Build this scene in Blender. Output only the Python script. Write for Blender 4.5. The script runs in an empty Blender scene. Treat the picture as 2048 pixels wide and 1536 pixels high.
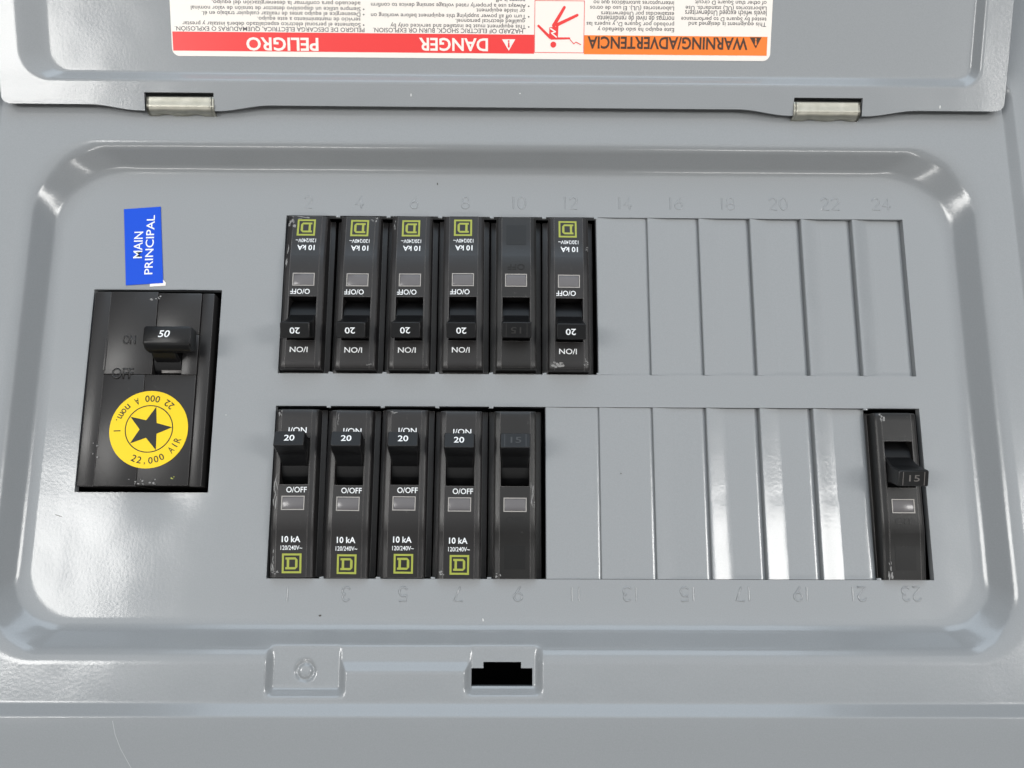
import bpy, bmesh, math, random
from mathutils import Matrix, Vector, Euler
from math import sin, cos, pi, radians, sqrt, atan2

random.seed(7)
MM = 0.001
scene = bpy.context.scene
C = scene.collection

# ------------------------------------------------------------------ camera
FOC = 1750.0                                   # focal length in pixels of the 2048 px wide photograph
RM = Matrix(((0.9999359, 0.0029405, 0.01093387),
             (-0.00500397, 0.9810292, 0.19379545),
             (-0.01015659, -0.19383774, 0.98098103)))
CAM = Vector((-33.98592, -123.54929, 305.98797))     # mm, panel face is z = 0
cam_d = bpy.data.cameras.new('camera'); cam = bpy.data.objects.new('camera', cam_d)
C.objects.link(cam); scene.camera = cam
cam_d.sensor_width = 36.0; cam_d.lens = FOC / 2048 * 36.0
cam_d.clip_start = 0.01; cam_d.clip_end = 50
cam.matrix_world = Matrix.Translation(CAM * MM) @ RM.transposed().to_4x4()
scene.render.resolution_x = 1024; scene.render.resolution_y = 768

# ------------------------------------------------------------------ world, lamps, exposure
world = bpy.data.worlds.new('World'); scene.world = world; world.use_nodes = True
bg = world.node_tree.nodes['Background']
bg.inputs['Color'].default_value = (0.93, 0.97, 1.0, 1); bg.inputs['Strength'].default_value = 0.09

def area(name, loc, target, sx, sy, power, col):
    l = bpy.data.lights.new(name, 'AREA'); l.shape = 'RECTANGLE'; l.size = sx; l.size_y = sy
    l.energy = power; l.color = col
    o = bpy.data.objects.new(name, l); C.objects.link(o); o.location = loc
    d = Vector(target) - Vector(loc)
    o.rotation_euler = d.to_track_quat('-Z', 'Y').to_euler()
    return o
# two ceiling strip lights running the same way as the panel's short side, and cooler daylight from the far side
def ceiling(name, x0, x1, y0, y1, z, power, col):
    l = bpy.data.lights.new(name, 'AREA'); l.shape = 'RECTANGLE'; l.size = x1 - x0; l.size_y = y1 - y0
    l.energy = power; l.color = col
    o = bpy.data.objects.new(name, l); C.objects.link(o); o.location = ((x0 + x1) / 2, (y0 + y1) / 2, z)
ceiling('ceiling_light', -1.90, -0.87, -0.33, 0.05, 1.6, 20, (1.0, 0.985, 0.955))
ceiling('ceiling_light', 1.08, 2.10, -0.33, 0.03, 1.6, 21, (1.0, 0.985, 0.955))
ceiling('ceiling_bounce', -2.4, 2.4, -0.50, 1.6, 2.3, 39, (0.965, 0.985, 1.0))
ceiling('ceiling_light', -1.30, -0.35, -1.80, -1.70, 1.6, 10, (1.0, 0.985, 0.955))
ceiling('ceiling_light', 0.45, 1.40, -1.80, -1.70, 1.6, 10, (1.0, 0.985, 0.955))
area('daylight_window', (0.0, 1.95, 1.5), (0, 0, 0), 2.0, 1.3, 27, (0.72, 0.86, 1.0))

vs = scene.view_settings
vs.view_transform = 'Standard'; vs.look = 'None'; vs.exposure = -0.02; vs.gamma = 1.0; vs.use_curve_mapping = False
scene.render.engine = 'CYCLES'

# ------------------------------------------------------------------ materials
def new_mat(name):
    m = bpy.data.materials.new(name); m.use_nodes = True
    nt = m.node_tree; return m, nt, nt.nodes['Principled BSDF']
def N(nt, t, **kw):
    n = nt.nodes.new(t)
    for k, v in kw.items(): n.inputs[k].default_value = v
    return n
def flat(name, col, rough=0.5, metal=0.0, spec=0.5):
    m, nt, p = new_mat(name)
    p.inputs['Base Color'].default_value = (*col, 1); p.inputs['Roughness'].default_value = rough
    p.inputs['Metallic'].default_value = metal; p.inputs['Specular IOR Level'].default_value = spec
    return m

def paint(name, col, rough):
    m, nt, p = new_mat(name)
    tc = N(nt, 'ShaderNodeTexCoord')
    n1 = N(nt, 'ShaderNodeTexNoise', Scale=900.0, Detail=2.0)          # orange peel
    n2 = N(nt, 'ShaderNodeTexNoise', Scale=26.0, Detail=2.0)           # pressed sheet is never dead flat
    n3 = N(nt, 'ShaderNodeTexNoise', Scale=2600.0, Detail=1.0)
    for n in (n1, n2, n3): nt.links.new(tc.outputs['Object'], n.inputs['Vector'])
    b1 = N(nt, 'ShaderNodeBump', Strength=0.07, Distance=0.0003)
    b2 = N(nt, 'ShaderNodeBump', Strength=0.11, Distance=0.004)
    nt.links.new(n1.outputs['Fac'], b1.inputs['Height']); nt.links.new(n2.outputs['Fac'], b2.inputs['Height'])
    nt.links.new(b2.outputs['Normal'], b1.inputs['Normal']); nt.links.new(b1.outputs['Normal'], p.inputs['Normal'])
    cr = N(nt, 'ShaderNodeMixRGB'); cr.blend_type = 'MIX'
    cr.inputs[1].default_value = (*[c * 0.93 for c in col], 1); cr.inputs[2].default_value = (*[c * 1.07 for c in col], 1)
    nt.links.new(n3.outputs['Fac'], cr.inputs['Fac']); nt.links.new(cr.outputs['Color'], p.inputs['Base Color'])
    rr = N(nt, 'ShaderNodeMapRange'); rr.inputs['To Min'].default_value = rough - 0.05; rr.inputs['To Max'].default_value = rough + 0.05
    nt.links.new(n2.outputs['Fac'], rr.inputs['Value']); nt.links.new(rr.outputs['Result'], p.inputs['Roughness'])
    p.inputs['Specular IOR Level'].default_value = 0.55
    return m
PAINT = paint('grey_enamel', (0.268, 0.279, 0.287), 0.165)

def plastic(name, col, rough, scuff, spec=0.36, edge=0.55):
    m, nt, p = new_mat(name)
    tc = N(nt, 'ShaderNodeTexCoord')
    mp = N(nt, 'ShaderNodeMapping'); mp.inputs['Scale'].default_value = (1.0, 0.6, 1.0)
    nt.links.new(tc.outputs['Object'], mp.inputs['Vector'])
    n1 = N(nt, 'ShaderNodeTexNoise', Scale=420.0, Detail=5.0, Roughness=0.7)
    n2 = N(nt, 'ShaderNodeTexNoise', Scale=1500.0, Detail=2.0)
    n4 = N(nt, 'ShaderNodeTexNoise', Scale=60.0, Detail=3.0)
    oi = N(nt, 'ShaderNodeObjectInfo')
    ad = N(nt, 'ShaderNodeVectorMath'); ad.operation = 'ADD'
    nt.links.new(mp.outputs['Vector'], ad.inputs[0]); nt.links.new(oi.outputs['Random'], ad.inputs[1])
    for n in (n1, n2, n4): nt.links.new(ad.outputs['Vector'], n.inputs['Vector'])
    ramp = N(nt, 'ShaderNodeValToRGB'); ramp.color_ramp.elements[0].position = 0.64; ramp.color_ramp.elements[1].position = 0.80
    nt.links.new(n1.outputs['Fac'], ramp.inputs['Fac'])
    geo = N(nt, 'ShaderNodeNewGeometry')
    bv = N(nt, 'ShaderNodeBevel', Radius=0.00028); bv.samples = 4                 # rubbed edges
    dt = N(nt, 'ShaderNodeVectorMath'); dt.operation = 'DOT_PRODUCT'
    nt.links.new(bv.outputs['Normal'], dt.inputs[0]); nt.links.new(geo.outputs['Normal'], dt.inputs[1])
    pr = N(nt, 'ShaderNodeMapRange'); pr.inputs['From Min'].default_value = 0.985; pr.inputs['From Max'].default_value = 0.90
    nt.links.new(dt.outputs['Value'], pr.inputs['Value'])
    mul = N(nt, 'ShaderNodeMath'); mul.operation = 'MULTIPLY'; mul.inputs[1].default_value = scuff
    nt.links.new(ramp.outputs['Color'], mul.inputs[0])
    mul2 = N(nt, 'ShaderNodeMath'); mul2.operation = 'MULTIPLY'
    nt.links.new(pr.outputs['Result'], mul2.inputs[0]); nt.links.new(n1.outputs['Fac'], mul2.inputs[1])
    mul3 = N(nt, 'ShaderNodeMath'); mul3.operation = 'MULTIPLY_ADD'; mul3.inputs[1].default_value = edge
    nt.links.new(mul2.outputs[0], mul3.inputs[0]); nt.links.new(mul.outputs[0], mul3.inputs[2])
    mx = N(nt, 'ShaderNodeMixRGB'); mx.inputs[1].default_value = (*col, 1); mx.inputs[2].default_value = (0.30, 0.285, 0.275, 1)
    nt.links.new(mul3.outputs[0], mx.inputs['Fac']); nt.links.new(mx.outputs['Color'], p.inputs['Base Color'])
    b = N(nt, 'ShaderNodeBump', Strength=0.10, Distance=0.0002)
    nt.links.new(n2.outputs['Fac'], b.inputs['Height']); nt.links.new(b.outputs['Normal'], p.inputs['Normal'])
    rr = N(nt, 'ShaderNodeMapRange'); rr.inputs['To Min'].default_value = rough - 0.1; rr.inputs['To Max'].default_value = rough + 0.12
    p.inputs['Specular IOR Level'].default_value = spec
    nt.links.new(n4.outputs['Fac'], rr.inputs['Value']); nt.links.new(rr.outputs['Result'], p.inputs['Roughness'])
    return m
BLACK = plastic('black_phenolic', (0.021, 0.0195, 0.0195), 0.34, 0.16, 0.36, 0.85)
BLACKH = plastic('black_handle_plastic', (0.0065, 0.0065, 0.007), 0.36, 0.025, 0.30, 0.25)
OLDBLK = plastic('worn_black_phenolic', (0.015, 0.0143, 0.0138), 0.33, 0.20, 0.36, 0.85)
MAINBLK = plastic('main_black_phenolic', (0.020, 0.0188, 0.0188), 0.34, 0.09, 0.36, 0.8)
MOULD = flat('moulded_black', (0.009, 0.0088, 0.0086), 0.38, 0, 0.35)
DRUM = flat('handle_drum_plastic', (0.004, 0.004, 0.0045), 0.5, 0, 0.3)
DARK = flat('unlit_enclosure_steel', (0.035, 0.036, 0.038), 0.6)
WHITE = flat('white_print', (0.80, 0.82, 0.83), 0.55)
LOGO = flat('yellow_green_print', (0.33, 0.36, 0.05), 0.5)
LABELW = flat('label_white', (0.90, 0.835, 0.765), 0.38)
RED = flat('label_red', (0.84, 0.038, 0.036), 0.35)
ORANGE = flat('label_orange', (0.90, 0.21, 0.018), 0.35)
INK = flat('label_grey_ink', (0.075, 0.07, 0.075), 0.5)
INKD = flat('label_brown_black_ink', (0.06, 0.025, 0.012), 0.5)
BLUE = flat('label_blue', (0.006, 0.075, 0.60), 0.45, 0, 0.2)
YELLOW = flat('sticker_yellow', (0.86, 0.59, 0.006), 0.42, 0, 0.25)
STARK = flat('sticker_black_ink', (0.022, 0.022, 0.02), 0.5, 0, 0.25)
SCUFF = flat('scraped_light_plastic', (0.24, 0.235, 0.23), 0.7)
RATING = flat('worn_moulded_figures', (0.022, 0.021, 0.020), 0.35)
GLINT = flat('glint_pale_plastic', (0.11, 0.10, 0.095), 0.4)  # pale tone paints edge glints on the black moulded relief
CHIPD = flat('dark_paint_chip', (0.05, 0.045, 0.04), 0.6)
CHIPL = flat('bare_metal_nick', (0.62, 0.62, 0.61), 0.4)

def make_zinc():
    m, nt, p = new_mat('zinc_plated_steel')
    tc = N(nt, 'ShaderNodeTexCoord'); n = N(nt, 'ShaderNodeTexNoise', Scale=300.0, Detail=4.0)
    nt.links.new(tc.outputs['Object'], n.inputs['Vector'])
    mx = N(nt, 'ShaderNodeMixRGB'); mx.inputs[1].default_value = (0.32, 0.31, 0.255, 1); mx.inputs[2].default_value = (0.56, 0.545, 0.48, 1)
    nt.links.new(n.outputs['Fac'], mx.inputs['Fac']); nt.links.new(mx.outputs['Color'], p.inputs['Base Color'])
    p.inputs['Metallic'].default_value = 0.85; p.inputs['Roughness'].default_value = 0.42
    return m
ZINC = make_zinc()

def make_clear():
    m, nt, p = new_mat('smoky_clear_plastic')
    p.inputs['Base Color'].default_value = (0.125, 0.118, 0.122, 1); p.inputs['Roughness'].default_value = 0.22
    p.inputs['Coat Weight'].default_value = 0.0; p.inputs['Coat Roughness'].default_value = 0.08
    return m
CLEAR = make_clear()
RIM = flat('clear_plastic_edge', (0.36, 0.34, 0.32), 0.3)

# ------------------------------------------------------------------ helpers (millimetres in, metres out)
def link(name, me, mat, parent=None, loc=(0, 0, 0), rot=(0, 0, 0), sca=(1, 1, 1)):
    o = bpy.data.objects.new(name, me); C.objects.link(o)
    if mat and me and not me.materials: me.materials.append(mat)
    o.location = Vector(loc) * MM; o.rotation_euler = rot; o.scale = sca
    if parent: o.parent = parent
    return o
def empty(name, loc=(0, 0, 0), rot=(0, 0, 0), label=None, cat=None, group=None, parent=None):
    o = bpy.data.objects.new(name, None); C.objects.link(o)
    o.location = Vector(loc) * MM; o.rotation_euler = rot; o.empty_display_size = 0.01
    if label: o['label'] = label
    if cat: o['category'] = cat
    if group: o['group'] = group
    if parent: o.parent = parent
    return o
def mesh(name, vs_, fs, smooth=None):
    me = bpy.data.meshes.new(name)
    me.from_pydata([(v[0] * MM, v[1] * MM, v[2] * MM) for v in vs_], [], fs); me.update()
    if smooth is not None:
        me.polygons.foreach_set('use_smooth', [True] * len(me.polygons)); me.set_sharp_from_angle(angle=radians(smooth))
    return me
def bm_mesh(name, bm, smooth=None):
    bmesh.ops.recalc_face_normals(bm, faces=bm.faces)
    me = bpy.data.meshes.new(name); bm.to_mesh(me); bm.free()
    for v in me.vertices: v.co *= MM
    me.update()
    if smooth is not None:
        me.polygons.foreach_set('use_smooth', [True] * len(me.polygons)); me.set_sharp_from_angle(angle=radians(smooth))
    return me
def add_box(bm, x0, x1, y0, y1, z0, z1, bev=0.0, seg=2):
    r = bmesh.ops.create_cube(bm, size=1.0)
    vs_ = r['verts']
    for v in vs_:
        v.co.x = x0 + (v.co.x + .5) * (x1 - x0); v.co.y = y0 + (v.co.y + .5) * (y1 - y0); v.co.z = z0 + (v.co.z + .5) * (z1 - z0)
    if bev > 0:
        es = {e for v in vs_ for e in v.link_edges}
        bmesh.ops.bevel(bm, geom=list(es), offset=bev, segments=seg, affect='EDGES', profile=0.5)
def loft(bm, rings, cap0=False, cap1=False, closed=True):
    R = [[bm.verts.new(p) for p in r] for r in rings]
    n = len(R[0])
    for a, b in zip(R, R[1:]):
        for i in range(n if closed else n - 1):
            j = (i + 1) % n
            bm.faces.new((a[i], a[j], b[j], b[i]))
    if cap0: bm.faces.new(list(reversed(R[0])))
    if cap1: bm.faces.new(R[-1])
    return R
_tc = {}
def text_mesh(s, w, h, bold=0.0, shear=0.0):
    """flat printed lettering, fitted to a w x h mm box centred on the origin"""
    k = (s, round(w, 3), round(h, 3), bold, shear)
    if k in _tc: return _tc[k]
    cu = bpy.data.curves.new('lettering', 'FONT'); cu.body = s; cu.size = 1; cu.offset = bold; cu.shear = shear
    cu.resolution_u = 3; cu.fill_mode = 'BOTH' if False else 'FRONT'
    o = bpy.data.objects.new('lettering', cu); C.objects.link(o)
    dg = bpy.context.evaluated_depsgraph_get(); me = bpy.data.meshes.new_from_object(o.evaluated_get(dg))
    bpy.data.objects.remove(o); bpy.data.curves.remove(cu)
    me.name = 'lettering'
    xs = [v.co.x for v in me.vertices]; ys = [v.co.y for v in me.vertices]
    if not xs: return me
    x0, x1, y0, y1 = min(xs), max(xs), min(ys), max(ys)
    sx = w / max(x1 - x0, 1e-6); sy = h / max(y1 - y0, 1e-6)
    for v in me.vertices:
        v.co = Vector(((v.co.x - (x0 + x1) / 2) * sx, (v.co.y - (y0 + y1) / 2) * sy, 0)) * MM
    me.update(); _tc[k] = me
    return me
def text(name, s, w, h, mat, parent, loc, rot=(0, 0, 0), bold=0.0, shear=0.0):
    me = text_mesh(s, w, h, bold, shear)
    if me.users and me.materials and me.materials[0] != mat: me = me.copy(); me.materials.clear()
    return link(name, me, mat, parent, loc, rot)
def poly_mesh(polys):
    """flat shapes from lists of 2-D outlines (mm)"""
    vs_, fs = [], []
    for p in polys:
        z = p[0][2] if len(p[0]) > 2 else 0.0
        fs.append(list(range(len(vs_), len(vs_) + len(p)))); vs_ += [(q[0], q[1], z) for q in p]
    return mesh('print', vs_, fs)
def px(x, y, z=0.0):
    """pixel of the 2048 px photograph -> point on the horizontal plane z (mm)"""
    d = RM.transposed() @ Vector(((x - 1024) / FOC, (768 - y) / FOC, -1.0))
    s = (z - CAM.z) / d.z
    p = CAM + s * d
    return p.x, p.y

# ================================================================== the panel: one thing, everything fixed to it is a part
S = 19.05                                       # breaker pitch
X0, X1 = -6 * S, 6 * S
YT0, YT1 = 0.0, -59.6                           # upper row opening
YB0, YB1 = -71.3, -131.0                        # lower row opening
MAINR = (-182.2, -136.1, -102.0, -28.9)         # main breaker opening x0 x1 y0 y1
PANEL = empty('electrical_panel', (-34, -60, -96), label='grey enamelled electrical panel with its door folded open and rows of black breakers', cat='electrical panel')
def part(name, me, mat, loc=(0, 0, 0), rot=(0, 0, 0), parent=None):
    base = Vector((-34, -60, -96))
    return link(name, me, mat, parent or PANEL, Vector(loc) - (base if parent is None else Vector((0, 0, 0))), rot)

# ---------------- cover sheet
FLOOR = dict(xl=-194.0, xr=127.6, yb=-143.2, yt=15.2, rt=28.0, rb=17.0)
RIMO = dict(xl=-207.3, xr=141.6, yb=-158.0, yt=25.8, rt=23.0, rb=20.0)
LEDGE = dict(xl=-217.5, xr=150.2, yb=-169.6, yt=47.0, rt=5.0, rb=5.0)
STEP = dict(xl=-222.2, xr=154.0, yb=-174.0, yt=51.5, rt=8.0, rb=8.0)
FLANGE = dict(xl=-300.0, xr=232.0, yb=-262.0, yt=128.0, rt=10.0, rb=10.0)
HL = 9.0
def mixd(a, b, t): return {k: a[k] + (b[k] - a[k]) * t for k in a}
HOLEX = [-43.9, -40.0, -27.6, -23.9]
bx = []
x = -119.0
while x < -12.0: bx.append(x); x += 0.30
bx = [q for q in bx if all(abs(q - h) > 0.16 for h in HOLEX)] + HOLEX
bx = sorted(bx)
bxl = [-150, -140, -130, -124] + bx + [-4, 10, 30, 50, 70, 90]
def rrect(d, z, nseg=18):
    """rounded rectangle, counter-clockwise, same vertex count for every ring"""
    pts = []
    xl, xr, yb, yt, rt, rb = (d[k] for k in ('xl', 'xr', 'yb', 'yt', 'rt', 'rb'))
    def arc(cx, cy, r, a0):
        for i in range(nseg + 1):
            a = radians(a0 + 90 * i / nseg); pts.append((cx + r * cos(a), cy + r * sin(a), z))
    arc(xl + rb, yb + rb, rb, 180)
    for q in bxl: pts.append((q, yb, z))
    arc(xr - rb, yb + rb, rb, 270)
    for i in range(1, 12): pts.append((xr, yb + rb + (yt - rt - yb - rb) * i / 12, z))
    arc(xr - rt, yt - rt, rt, 0)
    for i in range(1, 24): pts.append((xr - rt + (xl + rt - xr + rt) * i / 24, yt, z))
    arc(xl + rt, yt - rt, rt, 90)
    for i in range(1, 12): pts.append((xl, yt - rt + (yb + rb - yt + rt) * i / 12, z))
    return pts
def wall_profile(H, r, phi, n=8):
    """(horizontal fraction, height): concave fillet, straight slope, convex fillet"""
    ph = radians(phi); L = (H - 2 * r * (1 - cos(ph))) / sin(ph)
    pts = [(r * sin(ph * i / n), r * (1 - cos(ph * i / n))) for i in range(n + 1)]
    h0, z0 = pts[-1]
    for i in range(1, 8): pts.append((h0 + L * cos(ph) * i / 7, z0 + L * sin(ph) * i / 7))
    h1, z1 = pts[-1]
    for i in range(n - 1, -1, -1):
        a = ph * i / n
        pts.append((h1 + r * (sin(ph) - sin(a)), z1 + r * (cos(a) - cos(ph))))
    W = pts[-1][0]
    return [(h / W, z) for h, z in pts]
rings = []
for f, z in wall_profile(HL, 5.4, 53, 10): rings.append((mixd(FLOOR, RIMO, f), z))
for y in sorted({round(-158.3 - 0.3 * i, 2) for i in range(21)} | {-159.35, -165.0, -165.4, -165.8, -166.2, -166.6, -167, -167.4, -167.8, -168.2, -168.6, -169.1}, reverse=True):
    f = (y + 158.0) / (-169.6 + 158.0); rings.append((mixd(RIMO, LEDGE, f), HL))
sp = wall_profile(2.6, 1.6, 32, 5)
for f, z in sp: rings.append((mixd(LEDGE, STEP, f), HL + z))
for f in (0.08, 0.3, 0.6, 1.0): rings.append((mixd(STEP, FLANGE, f), HL + 2.6 - 9.0 * f))
rings.append((mixd(STEP, FLANGE, 1.012), HL - 7.4)); rings.append((mixd(STEP, FLANGE, 1.016), -14.0))
def sst(a, b, v):
    t = min(1.0, max(0.0, (v - a) / (b - a))); return t * t * (3 - 2 * t)
def pocket(x, y, z):
    """latch pockets pressed into the ledge below the breakers"""
    if y > -148 or y < -169.5 or not (-121 < x < -10): return z
    w = 3.2
    def mask(x0, x1, yb): return sst(x0, x0 + w, x) * (1 - sst(x1 - w, x1, x)) * sst(yb, yb + w * 1.1, y)
    m1 = max(mask(-111.2, -84.2, -168.7), mask(-46.6, -20.2, -168.3))
    m2 = sst(-106, -100, x) * (1 - sst(-31, -25, x)) * sst(-161.0, -156.4, y)
    m = max(m1, m2 * 0.8); zz = z + (min(z, 6.4) - z) * m
    d = sqrt((x + 98.2) ** 2 + (y + 160.4) ** 2)
    zz += -0.75 * math.exp(-((d - 2.7) / 0.62) ** 2) * m + 0.12 * math.exp(-(d / 2.0) ** 4) * m
    return zz
bm = bmesh.new()
def wrinkle(p, z):
    # drawn corners of the tray are never perfectly conical
    if not (0.2 < z < 8.9): return p
    for cx, cy in ((-166, -12), (100, -12), (-177, -126), (110, -126)):
        dx, dy = p[0] - cx, p[1] - cy
        if dx * (cx + 33) > 0 and dy * (cy + 64) > 0 and dx * dx + dy * dy > 100:
            t = atan2(abs(dy), abs(dx)); w_ = sin(2 * t)
            k = w_ * sin(pi * z / 9.0) * (0.11 * sin(11 * t + cx) + 0.07 * sin(20 * t + cy + z * .5))
            l = sqrt(dx * dx + dy * dy); return (p[0] + dx / l * k, p[1] + dy / l * k, p[2])
    return p
def place(p):
    q = wrinkle(p, p[2]); return (q[0], q[1], pocket(q[0], q[1], q[2]))
R = loft(bm, [[place(p) for p in rrect(d, z, 40)] for d, z in rings])
# keyhole of the latch
kill = []
for f in bm.faces:
    c = f.calc_center_median()
    if -165.0 < c.y < -159.35 and -43.9 < c.x < -23.9: kill.append(f)
    elif -159.35 < c.y < -157.3 and -40.0 < c.x < -27.6: kill.append(f)
bmesh.ops.delete(bm, geom=kill, context='FACES')
loose = [v for v in bm.verts if not v.link_faces]
bmesh.ops.delete(bm, geom=loose, context='VERTS')
# flat floor: fine grid with the openings left out, joined to the rounded edge by a filled ring
holes = [(X0, X1, YT1, YT0), (X0, X1, YB1, YB0), MAINR]
GX0, GX1, GY0, GY1 = -186.0, 120.5, -137.5, 5.0
def lines(a, b, step, extra):
    n = int(round((b - a) / step)); L = [a + (b - a) * i / n for i in range(n + 1)]
    L = [q for q in L if q in (a, b) or all(abs(q - e) > step * 0.3 for e in extra)] + list(extra)
    return sorted(L)
gx = lines(GX0, GX1, 2.0, [X0, X1, MAINR[0], MAINR[1]]); gy = lines(GY0, GY1, 2.0, [YT0, YT1, YB0, YB1, MAINR[2], MAINR[3]])
def floor_z(x, y):
    e = min(x - GX0, GX1 - x, y - GY0, GY1 - y); k = sst(0, 8, e)
    z = 0.0
    # sheet pulled in where the knock-out tabs of the main opening were torn off
    z += -0.75 * math.exp(-((x + 150.5) / 9.0) ** 2 - ((y + 102.0) / 9.5) ** 2)
    z += 0.28 * math.exp(-((x + 150) / 4.0) ** 2 - ((y + 28.0) / 4.0) ** 2)
    z += 0.10 * sin(x * 0.045 + 1.0) * cos(y * 0.05)
    for k_ in range(12):                       # small pulls where each twist-out was joined
        xk = X0 + S * k_
        for ye in (YT1, YB0): z += 0.06 * math.exp(-((x - xk) / 3.0) ** 2 - ((y - ye) / 2.5) ** 2)
    return z * k
gv = {}
for i, xx in enumerate(gx):
    for j, yy in enumerate(gy):
        gv[i, j] = bm.verts.new((xx, yy, floor_z(xx, yy)))
for i in range(len(gx) - 1):
    for j in range(len(gy) - 1):
        cx, cy = (gx[i] + gx[i + 1]) / 2, (gy[j] + gy[j + 1]) / 2
        if any(h[0] < cx < h[1] and h[2] < cy < h[3] for h in holes): continue
        bm.faces.new((gv[i, j], gv[i + 1, j], gv[i + 1, j + 1], gv[i, j + 1]))
bmesh.ops.delete(bm, geom=[v for v in bm.verts if not v.link_faces], context='VERTS')
bm.edges.ensure_lookup_table()
outer_loop = [e for e in bm.edges if len(e.link_faces) == 1 and all(v in set(R[0]) for v in e.verts)]
def on_rim(v): return abs(v.co.x - GX0) < 1e-4 or abs(v.co.x - GX1) < 1e-4 or abs(v.co.y - GY0) < 1e-4 or abs(v.co.y - GY1) < 1e-4
grid_loop = [e for e in bm.edges if len(e.link_faces) == 1 and all(on_rim(v) for v in e.verts) and e not in outer_loop and e.verts[0].co.z < 0.5]
bmesh.ops.triangle_fill(bm, use_beauty=True, edges=outer_loop + grid_loop, normal=(0, 0, 1))
bm.normal_update()
# sheet thickness shows at the cut edges
be = [e for e in bm.edges if len(e.link_faces) == 1]
outmost = set(R[-1])
for e in be:
    a, b = e.verts
    if a in outmost: continue
    q = [bm.verts.new(a.co), bm.verts.new(b.co), bm.verts.new(b.co - Vector((0, 0, 3.0))), bm.verts.new(a.co - Vector((0, 0, 3.0)))]
    bm.faces.new(q)
for f in bm.faces:
    if f.normal.z < -0.2: f.normal_flip()
me = bpy.data.meshes.new('cover'); bm.to_mesh(me); bm.free()
for v in me.vertices: v.co *= MM
me.polygons.foreach_set('use_smooth', [True] * len(me.polygons)); me.set_sharp_from_angle(angle=radians(50))
COVER = part('cover', me, PAINT)
COVER['label'] = 'grey enamelled steel cover with a pressed tray and breaker openings'

# ---------------- dark box behind the cover
bm = bmesh.new()
bx0, bx1, by0, by1, bz0, bz1 = -232, 164, -186, 62, -96, 5.0
P = [bm.verts.new(p) for p in ((bx0, by0, bz1), (bx1, by0, bz1), (bx1, by1, bz1), (bx0, by1, bz1), (bx0, by0, bz0), (bx1, by0, bz0), (bx1, by1, bz0), (bx0, by1, bz0))]
for q in ((0, 1, 5, 4), (1, 2, 6, 5), (2, 3, 7, 6), (3, 0, 4, 7), (4, 5, 6, 7)): bm.faces.new([P[i] for i in q])
part('enclosure_box', bm_mesh('enclosure_box', bm), DARK)

# ---------------- filler plates (twist-outs)
def filler(k, y0, y1, tilt, name='filler_plate'):
    """left edge flush, bent down to a crease at 40 %, then flat to a recessed right edge"""
    xa, xb = 0.16, S + 0.02
    xc = xa + 0.385 * (xb - xa)
    dz = -(xc - xa) * math.tan(radians(tilt))
    nv = 30; rows = []
    yy0, yy1 = y0 + 0.12, y1 - 0.12
    kink = yy0 + 0.50 * (yy1 - yy0)
    prof = [(0.0, 0.0), (0.06, -0.02), (0.30, 0.16), (0.5, 0.36), (0.75, 0.68), (0.93, 0.95), (1.0, 1.0)]
    for i in range(nv + 1):
        y = yy0 + (yy1 - yy0) * i / nv
        d = dz * (1.0 - 0.05 * sst(kink - 4, yy1, y))
        xcc = xc + (0.25 if y < kink - 2 else -0.1)
        row = [(xa - 0.10, y, -0.42), (xa, y, -0.16), (xa + 0.16, y, -0.03), (xa + 0.42, y, -0.02 + d * 0.03)]
        row += [(xa + (xcc - xa) * u, y, d * w) for u, w in ((0.16, 0.13), (0.35, 0.36), (0.7, 0.71), (1, 1))]
        row += [(xcc + (xb - xcc) * u, y, d - w * min(1.0, tilt / 10.0)) for u, w in ((0.03, 0.01), (0.35, 0.06), (0.7, 0.10), (0.82, 0.13), (0.87, 0.20), (0.92, 0.40), (0.96, 0.72), (1.0, 1.15))]
        rows.append(row)
    bm = bmesh.new()
    V = [[bm.verts.new(p) for p in r] for r in rows]
    m = len(V[0])
    for a, b in zip(V, V[1:]):
        for i in range(m - 1): bm.faces.new((a[i], a[i + 1], b[i + 1], b[i]))
    T = 3.0
    def strip(seq):
        A = [bm.verts.new(v.co) for v in seq]; B = [bm.verts.new(v.co - Vector((0, 0, T))) for v in seq]
        for i in range(len(A) - 1): bm.faces.new((A[i], A[i + 1], B[i + 1], B[i]))
    strip([r[0] for r in V]); strip([r[-1] for r in reversed(V)]); strip(list(reversed(V[0]))); strip(V[-1])
    bm.normal_update()
    return link(name, bm_mesh('filler_plate', bm, 25), PAINT, COVER, (X0 + S * k, 0, 0.02))
for k in range(6, 12): filler(k, YT1, YT0, {6: 5, 7: 6.5, 8: 8.5, 9: 10.5, 10: 11.5, 11: 11.5}[k])
for k in range(5, 11): filler(k, YB1, YB0, {5: 4, 6: 5, 7: 7.5, 8: 11.3, 9: 12.2, 10: 12.6}[k])

# torn tab stubs along the openings
for k in range(0, 6):
    for (ye, sgn) in ((YT1, 1), (YT0, -1)):
        bm = bmesh.new(); add_box(bm, -0.75, 0.75, -0.35, 0.35, -1.0, 0.12, 0.15)
        link('torn_tab', bm_mesh('torn_tab', bm, 40), PAINT, COVER, (X0 + S * (k + 1) + random.uniform(-.5, .2), ye + sgn * 0.3, 0), (0, 0, random.uniform(-.2, .2)))
for k in (1, 2, 3, 4, 11):
    for (ye, sgn) in ((YB0, -1), (YB1, 1)):
        bm = bmesh.new(); add_box(bm, -0.75, 0.75, -0.35, 0.35, -1.0, 0.12, 0.15)
        link('torn_tab', bm_mesh('torn_tab', bm, 40), PAINT, COVER, (X0 + S * k + random.uniform(-.5, .2), ye + sgn * 0.3, 0), (0, 0, random.uniform(-.2, .2)))

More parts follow.
